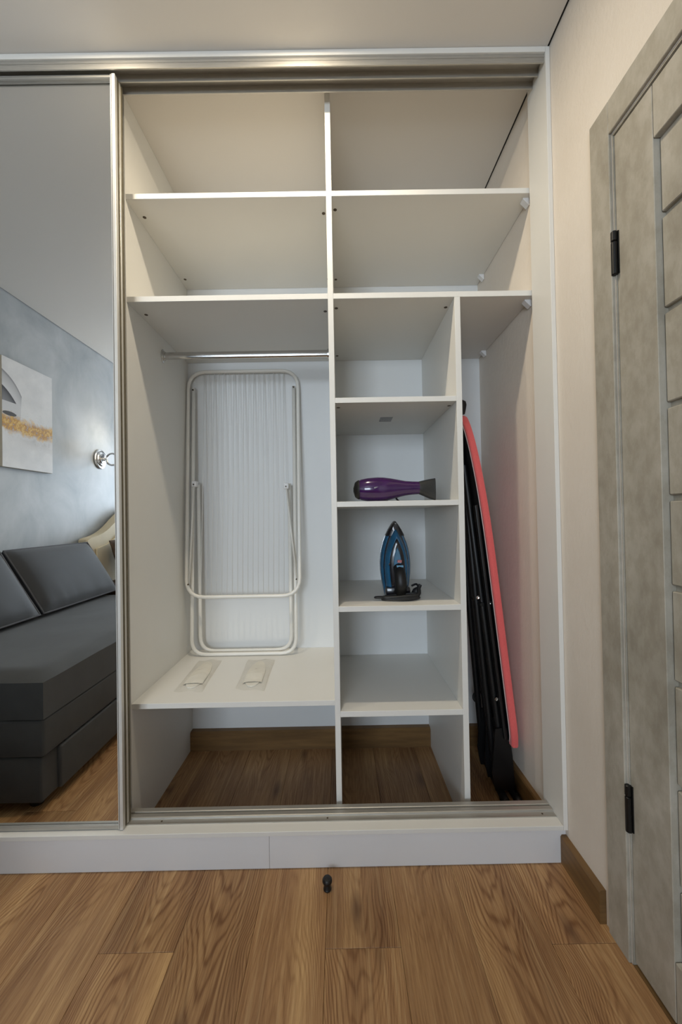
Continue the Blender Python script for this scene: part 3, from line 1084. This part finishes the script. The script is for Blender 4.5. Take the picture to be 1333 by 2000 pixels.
obj('nose_tip', loft([arch_top(Y0 - 0.001, 1.03, 0.23), arch_top(Y0 - 0.026, 1.02, 0.23), arch_top(Y0 - 0.036, 0.90, 0.23), arch_top(Y0 - 0.043, 0.55, 0.23)]), M['iron_dark'], ir, smooth='auto')
obj('water_tank', loft([arch(Y0 - 0.071, 0.50, 0.035, 0.226), arch(Y0 - 0.077, 0.46, 0.04, 0.220), arch(Y0 - 0.080, 0.36, 0.055, 0.205)]), M['iron_dark'], ir, smooth='auto')
obj('tank_window', loft([arch(Y0 - 0.0795, 0.25, 0.095, 0.192), arch(Y0 - 0.084, 0.20, 0.10, 0.186)]), M['tank_light'], ir, smooth='auto')
obj('spray_nozzle', lathe([(0.0040, -0.006), (0.0040, 0.002), (0.002, 0.004), (0, 0.004)], 12, Matrix.Translation((IX, Y0 - 0.042, IZ + 0.283)) @ Matrix.Rotation(math.radians(90), 4, 'X')), M['sole_steel'], ir, smooth='auto')
# handle: a black grip rising from the heel and arching to the front of the tank
hp = smooth_path([(IX + 0.006, Y0 - 0.050, IZ + 0.022), (IX + 0.006, Y0 - 0.088, IZ + 0.026), (IX + 0.006, Y0 - 0.112, IZ + 0.050), (IX + 0.005, Y0 - 0.114, IZ + 0.075), (IX + 0.004, Y0 - 0.104, IZ + 0.098), (IX + 0.003, Y0 - 0.078, IZ + 0.116)])
nn_ = len(hp)
obj('handle', tube(hp, [0.024 - 0.004 * (i / (nn_ - 1)) for i in range(nn_)], 14), M['black_plastic'], ir, smooth=True)
obj('heel', box(IX - 0.046, IX + 0.048, Y0 - 0.080, Y0 - 0.034, IZ, IZ + 0.042, bev=0.008, seg=2), M['iron_dark'], ir, smooth='auto')
obj('steam_button', lathe([(0.0, 0.0), (0.007, 0.0), (0.007, 0.004), (0.0, 0.005)], 14, Matrix.Translation((IX - 0.026, Y0 - 0.070, IZ + 0.128)) @ Matrix.Rotation(math.radians(90), 4, 'X')), M['iron_dark'], ir, smooth='auto')
obj('badge', box(IX - 0.002, IX + 0.014, Y0 - 0.0930, Y0 - 0.082, IZ + 0.136, IZ + 0.146, bev=0.001), M['badge_red'], ir)
obj('badge', box(IX - 0.007, IX + 0.018, Y0 - 0.1050, Y0 - 0.078, IZ + 0.120, IZ + 0.1275, bev=0.001), M['badge_blue'], ir)
# cord: several turns lying in front of the heel, plug at the right
cpts = []
rnd = random.Random(4)
for turn in range(5):
    w = 0.066 + 0.004 * rnd.uniform(-1, 1)
    dy = 0.020 + 0.003 * rnd.uniform(-1, 1)
    for k in range(10):
        a = 2 * math.pi * k / 10
        cpts.append((IX + 0.002 + w * math.cos(a) + 0.004 * rnd.uniform(-1, 1), IY - 0.068 + dy * math.sin(a) - 0.0015 * turn,
                     IZ + 0.0045 + 0.0046 * turn * (0.75 + 0.25 * math.cos(a)) + 0.0015 * rnd.uniform(0, 1)))
cpts += [(IX + 0.070, IY - 0.050, IZ + 0.020), (IX + 0.078, IY - 0.028, IZ + 0.040), (IX + 0.074, IY - 0.010, IZ + 0.048), (IX + 0.058, IY + 0.0, IZ + 0.040)]
obj('cord', tube(smooth_path(cpts, per=4), 0.0040, 7), M['cord'], ir, smooth=True)
pm = Matrix.Translation((IX + 0.072, IY - 0.020, IZ + 0.018)) @ Matrix.Rotation(math.radians(28), 4, 'Y')
b = lathe([(0.0, -0.018), (0.012, -0.017), (0.0175, -0.008), (0.0175, 0.006), (0.013, 0.014), (0.008, 0.020), (0.0065, 0.034), (0.0, 0.035)], 14, pm)
pg = obj('plug', b, M['cord'], ir, smooth='auto')
obj('prong', tube([pm @ Vector((0.008, 0, -0.016)), pm @ Vector((0.008, 0, -0.022))], 0.0024, 8), M['steel'], pg)
obj('strap', tube([(IX - 0.074 + 0.018 * math.cos(2 * math.pi * k / 14), IY - 0.068 + 0.008 * math.sin(2 * math.pi * k / 14), IZ + 0.012) for k in range(14)], 0.0038, 6, True), M['cord'], ir, smooth=True)

# ------------------------------------------------------------------ ironing board leaning in the narrow bay
ib = thing('ironing_board', 'salmon-edged ironing board with folded black legs leaning in the narrow bay beside the wall', 'ironing board', (-0.06, 0.39, FZ))
BC = 0.390                                   # board centre line (y)
bz0, bz1 = 0.195, 1.515
bx0, bx1 = -0.040, -0.178                    # board plane bottom -> top


def bxz(z):
    t = (z - bz0) / (bz1 - bz0)
    return bx0 + (bx1 - bx0) * t


def half_w(z):
    t = (z - bz0) / (bz1 - bz0)
    if t < 0.06:
        return 0.134 * (0.90 + 0.10 * math.sin(math.pi / 2 * t / 0.06))
    if t < 0.52:
        return 0.134
    s = (t - 0.52) / 0.48
    return 0.134 * max(0.0, 1 - s ** 2.3) ** 0.62


NZ = 44
zs = [bz0 + (bz1 - bz0) * (1 - (1 - i / NZ) ** 1.35) for i in range(NZ + 1)]
def board_outline(inset):
    L_, R_ = [], []
    for z in zs:
        w = max(half_w(z) - inset, 0.0)
        zz = min(max(z, bz0 + inset), bz1 - inset)
        L_.append((BC - w, zz))
        R_.append((BC + w, zz))
    return L_ + R_[::-1][1:] if half_w(zs[-1]) < 1e-6 else L_ + R_[::-1]
# padded cover: thick rounded slab
def ring_at(inset, dx):
    return [(bxz(z) + dx, y, z) for y, z in board_outline(inset)]
cov = loft([ring_at(0.016, -0.0125), ring_at(0.004, -0.0125), ring_at(0.0, -0.008), ring_at(0.0, 0.008), ring_at(0.004, 0.014), ring_at(0.012, 0.0165)])
obj('padded_cover', cov, M['pink'], ib, smooth='auto')
und = loft([ring_at(0.0175, -0.0128), ring_at(0.0175, -0.0160), ring_at(0.024, -0.0165)])
um = obj('underside_plate', und, M['black_metal'], ib, smooth='auto')
obj('hem_cord', tube([(bxz(z) - 0.0136, y, z) for y, z in board_outline(0.0165)], 0.0013, 5, True), M['white_tube'], um, smooth=True)
# folded legs under the board (towards the divider)
def leg(points, r=0.011):
    return tube(points, r, 10)
def lp(z, off, y):
    return (bxz(z) - off, y, z)
la = obj('leg', leg([lp(0.02, 0.040, BC - 0.078), lp(0.55, 0.040, BC - 0.070), lp(1.30, 0.030, BC - 0.030)], 0.0125), M['black_metal'], ib, smooth='auto')
lb = obj('leg', leg([lp(0.02, 0.044, BC + 0.040), lp(0.55, 0.044, BC + 0.040), lp(1.30, 0.032, BC + 0.030)], 0.0125), M['black_metal'], ib, smooth='auto')
obj('leg', leg([lp(0.10, 0.066, BC - 0.045), lp(0.80, 0.052, BC - 0.040), lp(1.545, 0.022, BC - 0.010)], 0.0125), M['black_metal'], ib, smooth='auto')
obj('leg', leg([lp(0.10, 0.068, BC + 0.075), lp(0.80, 0.052, BC + 0.050), lp(1.50, 0.022, BC + 0.030)], 0.0125), M['black_metal'], ib, smooth='auto')
obj('side_rail', box(-0.006, 0.006, -0.012, 0.012, 0, 0.92, bev=0.003, seg=2), M['black_metal'], ib, loc=lp(0.22, 0.028, BC - 0.098)).rotation_euler = (0, -math.atan2(bx0 - bx1, bz1 - bz0), 0)
obj('side_rail', box(-0.006, 0.006, -0.012, 0.012, 0, 0.92, bev=0.003, seg=2), M['black_metal'], ib, loc=lp(0.22, 0.028, BC + 0.098)).rotation_euler = (0, -math.atan2(bx0 - bx1, bz1 - bz0), 0)
cb_ = tube([lp(0.74, 0.045, BC - 0.085), lp(0.74, 0.045, BC + 0.085)], 0.008, 10)
obj('cross_tube', cb_, M['black_metal'], ib, smooth='auto')
for z_, y_, o_ in ((0.770, BC - 0.090, 0.062), (0.747, BC - 0.094, 0.022), (0.372, BC - 0.094, 0.040)):
    c_ = Vector(lp(z_, o_, y_))
    obj('bolt', lathe([(0.0, 0.0), (0.007, 0.0), (0.007, 0.004), (0.0045, 0.0045), (0.0, 0.003)], 6, Matrix.Translation(c_) @ Matrix.Rotation(math.radians(90), 4, 'X')), M['steel'], ib)
# feet: T-bar with plastic caps on the floor, second bar above it, top end cap
for (xa, ya), (xb, yb2), rr in (((-0.090, 0.262), (-0.068, 0.530), 0.0150), ((-0.0385, 0.262), (-0.0500, 0.470), 0.0135)):
    zz = FZ + rr + 0.002
    ft = obj('foot_bar', tube([(xa, ya, zz), (xb, yb2, zz)], rr, 12), M['black_metal'], ib, smooth='auto')
    for px_, py_ in ((xa, ya), (xb, yb2)):
        r2 = rr + 0.0015
        obj('foot_cap', lathe([(0.0, -0.018), (r2 * 0.8, -0.018), (r2, -0.011), (r2, 0.011), (r2 * 0.8, 0.018), (0.0, 0.018)], 14, Matrix.Translation((px_, py_, FZ + r2)) @ Matrix.Rotation(math.radians(90), 4, 'X')), M['black_plastic'], ft, smooth='auto')
bp_ = [(bxz(0.26) - 0.008, 0.262), (bxz(0.26) - 0.060, 0.255), (bxz(0.10) - 0.092, 0.090), (bxz(0.02) - 0.088, 0.016), (bxz(0.02) - 0.012, 0.016), (bxz(0.15) - 0.006, 0.150)]
for y_ in (BC - 0.098, BC - 0.020, BC + 0.060):
    obj('brace_plate', prism(bp_, 'y', y_, y_ + 0.008), M['black_metal'], ib)
obj('leg_end_cap', lathe([(0.0, -0.03), (0.012, -0.028), (0.016, -0.010), (0.0185, 0.006), (0.016, 0.018), (0.008, 0.024), (0.0, 0.025)], 16, Matrix.Translation(lp(1.552, -0.001, BC + 0.0)) @ Matrix.Scale(1.12, 4)), M['black_plastic'], ib, smooth='auto')
obj('hook', tube(smooth_path([lp(0.30, 0.03, BC + 0.12), lp(0.285, 0.055, BC + 0.135), lp(0.262, 0.062, BC + 0.130), lp(0.25, 0.045, BC + 0.12)]), 0.0055, 8), M['black_plastic'], ib, smooth=True)

# ------------------------------------------------------------------ door stop on the floor
SX, SY = -0.7580, -0.0560
ds = thing('door_stop', 'small black rubber door stop screwed to the floor before the plinth', 'door stop', (SX, SY, FZ))
obj('stem', lathe([(0.0, 0.0), (0.0115, 0.0), (0.012, 0.003), (0.0105, 0.005), (0.0100, 0.020), (0.0, 0.020)], 20, Matrix.Translation((SX, SY, FZ))), M['rubber'], ds, smooth='auto')
obj('cap', lathe([(0.0, 0.018), (0.0125, 0.019), (0.0148, 0.023), (0.0145, 0.029), (0.0115, 0.033), (0.005, 0.0345), (0.0, 0.035)], 20, Matrix.Translation((SX, SY, FZ))), M['rubber'], ds, smooth='auto')

# ------------------------------------------------------------------ things seen in the mirror: sofa, cushions, bed, picture, wall lamp
SFX0, SFX1 = XW + 0.022, -1.838
SFY0, SFY1 = -1.78, -0.188
so = thing('sofa', 'low grey velour pull-out sofa without armrests along the grey wall', 'sofa', ((SFX0 + SFX1) / 2, (SFY0 + SFY1) / 2, FZ))


def soft_box(x0, x1, y0, y1, z0, z1, r, seg=3):
    return box(x0, x1, y0, y1, z0, z1, bev=r, seg=seg)


obj('base', soft_box(SFX0 + 0.01, SFX1 - 0.014, SFY0 + 0.01, SFY1 - 0.006, 0.030, 0.204, 0.008), M['sofa'], so, smooth='auto')
obj('drawer_front', soft_box(SFX1 - 0.016, SFX1 + 0.004, SFY0 + 0.09, SFY1 - 0.085, 0.034, 0.200, 0.007), M['sofa'], so, smooth='auto')
obj('seat_box', soft_box(SFX0, SFX1, SFY0, SFY1, 0.2055, 0.348, 0.012), M['sofa'], so, smooth='auto')
# seat cushion with softly domed top
b = bmesh.new()
NXs, NYs = 20, 30
g = []
for j in range(NYs + 1):
    row = []
    for i in range(NXs + 1):
        u, v = i / NXs, j / NYs
        X = SFX0 + (SFX1 - SFX0) * u
        Y = SFY0 + (SFY1 - SFY0) * v
        e = min(u, 1 - u, 0.08) / 0.08
        e2 = min(v, 1 - v, 0.05) / 0.05
        z = 0.490 + 0.026 * math.sqrt(max(0, 1 - (1 - e) ** 2)) * math.sqrt(max(0, 1 - (1 - e2) ** 2)) + 0.003 * mnoise.noise(Vector((X * 5, Y * 5, 1)))
        row.append(b.verts.new((X, Y, z)))
    g.append(row)
for j in range(NYs):
    for i in range(NXs):
        b.faces.new((g[j][i], g[j][i + 1], g[j + 1][i + 1], g[j + 1][i]))
ring = [g[0][i] for i in range(NXs + 1)] + [g[j][NXs] for j in range(1, NYs + 1)] + [g[NYs][i] for i in range(NXs - 1, -1, -1)] + [g[j][0] for j in range(NYs - 1, 0, -1)]
low = [b.verts.new((v.co.x, v.co.y, 0.3495)) for v in ring]
for k in range(len(ring)):
    l = (k + 1) % len(ring)
    b.faces.new((ring[k], ring[l], low[l], low[k]))
b.faces.new(low)
obj('seat_cushion', b, M['sofa'], so, smooth='auto')
for lx in (SFX0 + 0.09, SFX1 - 0.08):
    for ly in (SFY0 + 0.09, SFY1 - 0.07):
        obj('foot', lathe([(0.0, 0.0), (0.022, 0.0), (0.026, 0.030), (0.026, 0.0425), (0.0, 0.0425)], 16, Matrix.Translation((lx, ly, FZ))), M['black_plastic'], so, smooth='auto')


def back_cushion(y0, y1, label):
    """box cushion leaning on the wall: front face from (x=-2.50,z=.545) up to (x=-2.74,z=.925)"""
    ym = (y0 + y1) / 2
    t = thing('sofa_cushion', label, 'cushion', (-2.66, ym, 0.52))
    pf0, pf1 = Vector((-2.495, 0, 0.545)), Vector((-2.735, 0, 0.925))
    ax = (pf1 - pf0)
    hh = ax.length
    ax.normalize()
    nrm = Vector((ax.z, 0, -ax.x))         # out of the face, into the room
    b = bmesh.new()
    NU, NV = 16, 24
    fr_, bk = [], []
    for j in range(NV + 1):
        v = j / NV
        rf, rb = [], []
        for i in range(NU + 1):
            u = i / NU
            eu = 1 - abs(2 * u - 1) ** 3.0
            ev = 1 - abs(2 * v - 1) ** 4.0
            puff = 0.050 * math.sqrt(max(eu, 0) * max(ev, 0))
            wr = 0.006 * math.exp(-u * 7) * math.sin(v * 62 + 3 * math.sin(v * 17)) * min(1, 8 * u)
            corner = 0.014 * (abs(2 * u - 1) ** 6) * (abs(2 * v - 1) ** 6)
            Y = y0 + (y1 - y0) * v
            Y = ym + (Y - ym) * (1 - 0.012 * (1 - abs(2 * u - 1)))
            base = pf0 + ax * (hh * u)
            P = base + nrm * (puff + wr) + Vector((0, Y, 0))
            Q = base - nrm * (0.085 + 0.02 * math.sqrt(max(eu, 0) * max(ev, 0))) + Vector((0, Y, 0))
            if Q.x < XW + 0.03:
                Q.x = XW + 0.03
            Q.z = max(Q.z, 0.520)
            rf.append(b.verts.new(P))
            rb.append(b.verts.new(Q))
        fr_.append(rf)
        bk.append(rb)
    for j in range(NV):
        for i in range(NU):
            b.faces.new((fr_[j][i], fr_[j][i + 1], fr_[j + 1][i + 1], fr_[j + 1][i]))
            b.faces.new((bk[j][i], bk[j + 1][i], bk[j + 1][i + 1], bk[j][i + 1]))

    def per(G):
        return [G[0][i] for i in range(NU + 1)] + [G[j][NU] for j in range(1, NV + 1)] + [G[NV][i] for i in range(NU - 1, -1, -1)] + [G[j][0] for j in range(NV - 1, 0, -1)]
    A, B = per(fr_), per(bk)
    for k in range(len(A)):
        l = (k + 1) % len(A)
        b.faces.new((A[k], A[l], B[l], B[k]))
    pth = [Vector(v.co) for v in A]
    body = obj('cushion_body', b, M['cushion'], t, smooth='auto')
    obj('piping', tube(pth, 0.006, 6, True), M['piping'], body, smooth=True)
    return t


back_cushion(-1.79, -1.035, 'grey velvet back cushion with piped edge leaning on the wall beside the cream headboard')
back_cushion(-1.005, -0.255, 'grey velvet back cushion with piped edge at the wardrobe end of the sofa')

# bed beyond the sofa
bd = thing('bed', 'bed with a cream upholstered curved headboard against the grey wall beyond the sofa', 'bed', (-1.9, -2.65, FZ))
hbp = []
by0, by1 = -3.50, -1.812
for k in range(33):
    s = k / 32
    yv = by1 + (by0 - by1) * s
    d = min(s, 1 - s)
    zz = 0.945 + 0.30 * (1 / (1 + math.exp(-(d - 0.24) * 15)))
    hbp.append((yv, zz))
outl = hbp + [(by0, FZ), (by1, FZ)]
obj('headboard', prism(outl, 'x', XW + 0.022, XW + 0.10, bev=0.012), M['cream_fabric'], bd, smooth='auto')
inn = [(y_ * 0.88 + (-2.656) * 0.12, z_ - 0.085) for y_, z_ in hbp] + [(by0 * 0.88 - 0.3187, 0.45), (by1 * 0.88 - 0.3187, 0.45)]
obj('headboard_panel', prism(inn, 'x', XW + 0.098, XW + 0.115, bev=0.006), M['cream_fabric'], bd, smooth='auto')
obj('bed_base', soft_box(XW + 0.12, -0.85, by0 + 0.06, by1 - 0.05, FZ + 0.03, 0.32, 0.02), M['cream_fabric'], bd, smooth='auto')
obj('bedspread', soft_box(XW + 0.12, -0.83, by0 + 0.04, by1 - 0.03, 0.322, 0.58, 0.05), M['bronze_fabric'], bd, smooth='auto')
for lx in (XW + 0.2, -0.95):
    for ly in (by0 + 0.15, by1 - 0.15):
        obj('bed_leg', lathe([(0.0, 0.0), (0.02, 0.0), (0.03, 0.035), (0.0, 0.035)], 12, Matrix.Translation((lx, ly, FZ))), M['black_plastic'], bd, smooth='auto')


def scatter(name, label, y0, y1, x, z0, sz, tilt, mat):
    t = thing(name, label, 'cushion', (x, (y0 + y1) / 2, z0))
    b = bmesh.new()
    N = 14
    sides = []
    for sg in (1, -1):
        G = []
        for j in range(N + 1):
            row = []
            for i in range(N + 1):
                u, v = i / N, j / N
                e = max(0, (1 - abs(2 * u - 1) ** 2.4) * (1 - abs(2 * v - 1) ** 2.4)) ** 0.55
                th = 0.055 * e + 0.002
                Y = y0 + (y1 - y0) * v
                row.append(b.verts.new((x - math.sin(tilt) * sz * u + sg * th * math.cos(tilt), Y, z0 + 0.03 + math.cos(tilt) * sz * u + sg * th * math.sin(tilt))))
            G.append(row)
        for j in range(N):
            for i in range(N):
                b.faces.new((G[j][i], G[j][i + 1], G[j + 1][i + 1], G[j + 1][i]))
        sides.append(G)

    def per(G):
        return [G[0][i] for i in range(N + 1)] + [G[j][N] for j in range(1, N + 1)] + [G[N][i] for i in range(N - 1, -1, -1)] + [G[j][0] for j in range(N - 1, 0, -1)]
    A, B = per(sides[0]), per(sides[1])
    for k in range(len(A)):
        l = (k + 1) % len(A)
        b.faces.new((A[k], A[l], B[l], B[k]))
    pth = [(Vector(A[k].co) + Vector(B[k].co)) / 2 for k in range(len(A))]
    body = obj('cushion_body', b, mat, t, smooth='auto')
    obj('edge_seam', tube(pth, 0.004, 6, True), mat, body, smooth=True)
    return t


scatter('bed_cushion', 'brown mottled cushion leaning on the cream headboard', -2.42, -1.98, -2.555, 0.575, 0.34, 0.35, M['bronze_fabric'])
scatter('bed_cushion', 'dark grey square cushion on the bed in front of the brown one', -2.62, -2.12, -2.375, 0.575, 0.42, 0.25, M['dark_fabric'])

# canvas picture
pic = thing('canvas_picture', 'white canvas print with grey veil and gold flakes hanging on the grey wall', 'picture', (XW + 0.016, -1.336, 1.80))
obj('canvas', box(XW + 0.004, XW + 0.030, -1.545, -1.127, 1.452, 2.158, bev=0.002), M['canvas_side'], pic)
obj('printed_face', box(XW + 0.0301, XW + 0.0312, -1.5438, -1.1282, 1.4532, 2.1568), M['painting'], pic)

# wall lamp
LY, LZ2 = -2.143, 1.648
wlamp = thing('wall_lamp', 'lit chrome wall lamp with a curled arm and round rosette on the grey wall', 'wall lamp', (XW, LY, LZ2))
RM = Matrix.Translation((XW, LY, LZ2)) @ Matrix.Rotation(math.radians(90), 4, 'Y')
rs = obj('rosette', lathe([(0.0, 0.001), (0.086, 0.001), (0.088, 0.008), (0.080, 0.014), (0.066, 0.015), (0.060, 0.021), (0.042, 0.024), (0.036, 0.031), (0.018, 0.034), (0.016, 0.046), (0.010, 0.050), (0.0, 0.050)], 32, RM), M['steel'], wlamp, smooth='auto')
arm = [(XW + 0.046, LY, LZ2), (XW + 0.062, LY, LZ2 - 0.006)]
for a in range(-150, -60, 15):
    arm.append((XW + 0.112 + 0.052 * math.cos(math.radians(a)), LY, LZ2 - 0.002 + 0.052 * math.sin(math.radians(a))))
arm += [(XW + 0.17, LY, LZ2 - 0.058), (XW + 0.21, LY, LZ2 - 0.050), (XW + 0.232, LY, LZ2 - 0.020)]
obj('arm', tube(smooth_path(arm), 0.0085, 10), M['steel'], wlamp, smooth=True)
curl = [(XW + 0.112 + 0.052 * math.cos(math.radians(a)), LY, LZ2 - 0.002 + 0.052 * math.sin(math.radians(a))) for a in range(200, 20, -15)]
curl += [(XW + 0.153, LY, LZ2 + 0.006), (XW + 0.143, LY, LZ2 + 0.002)]
obj('scroll', tube(smooth_path(curl), 0.0080, 10), M['steel'], wlamp, smooth=True)
obj('cup', lathe([(0.0, 0.0), (0.020, 0.0), (0.032, 0.012), (0.034, 0.022), (0.0, 0.022)], 20, Matrix.Translation((XW + 0.232, LY, LZ2 - 0.022))), M['steel'], wlamp, smooth='auto')
obj('shade', lathe([(0.030, 0.0), (0.045, 0.02), (0.056, 0.06), (0.052, 0.10), (0.060, 0.125), (0.058, 0.125), (0.050, 0.10), (0.054, 0.06), (0.043, 0.022), (0.028, 0.002)], 24, Matrix.Translation((XW + 0.232, LY, LZ2 + 0.001))), M['shade'], wlamp, smooth=True)
pl = bpy.data.lights.new('wall_lamp_bulb_offscreen', 'POINT')
pl.energy = SCONCE_W
pl.color = (1.0, 0.86, 0.66)
pl.shadow_soft_size = 0.03
plo = bpy.data.objects.new('wall_lamp_bulb_offscreen', pl)
COL.objects.link(plo)
plo.parent = wlamp
plo.location = (0.232, 0.0, 0.135)

# ------------------------------------------------------------------ recessed ceiling spots
SPL = ['recessed round ceiling spotlight close to the mirrored wardrobe door', 'recessed round ceiling spotlight before the wardrobe shelves']
for (lx, ly, wpow), lab in zip(SPOTS, SPL):
    s = thing('ceiling_spotlight', lab, 'spotlight', (lx, ly, H))
    Mx = Matrix.Translation((lx, ly, H))
    obj('bezel', lathe([(0.032, -0.0005), (0.045, -0.0005), (0.045, -0.003), (0.040, -0.005), (0.034, -0.004), (0.032, -0.001)], 28, Mx), M['white_plastic'], s, smooth='auto')
    obj('lens', lathe([(0.0, -0.0008), (0.0318, -0.0008), (0.0318, -0.0018), (0.0, -0.0018)], 24, Mx), M['lens'], s)
    ld = bpy.data.lights.new('ceiling_spot_lamp_offscreen', 'AREA')
    ld.shape = 'DISK'
    ld.size = 0.06
    ld.energy = wpow
    ld.color = (1.0, 0.87, 0.67)
    lo = bpy.data.objects.new('ceiling_spot_lamp_offscreen', ld)
    COL.objects.link(lo)
    lo.parent = s
    lo.location = (0, 0, -0.006)
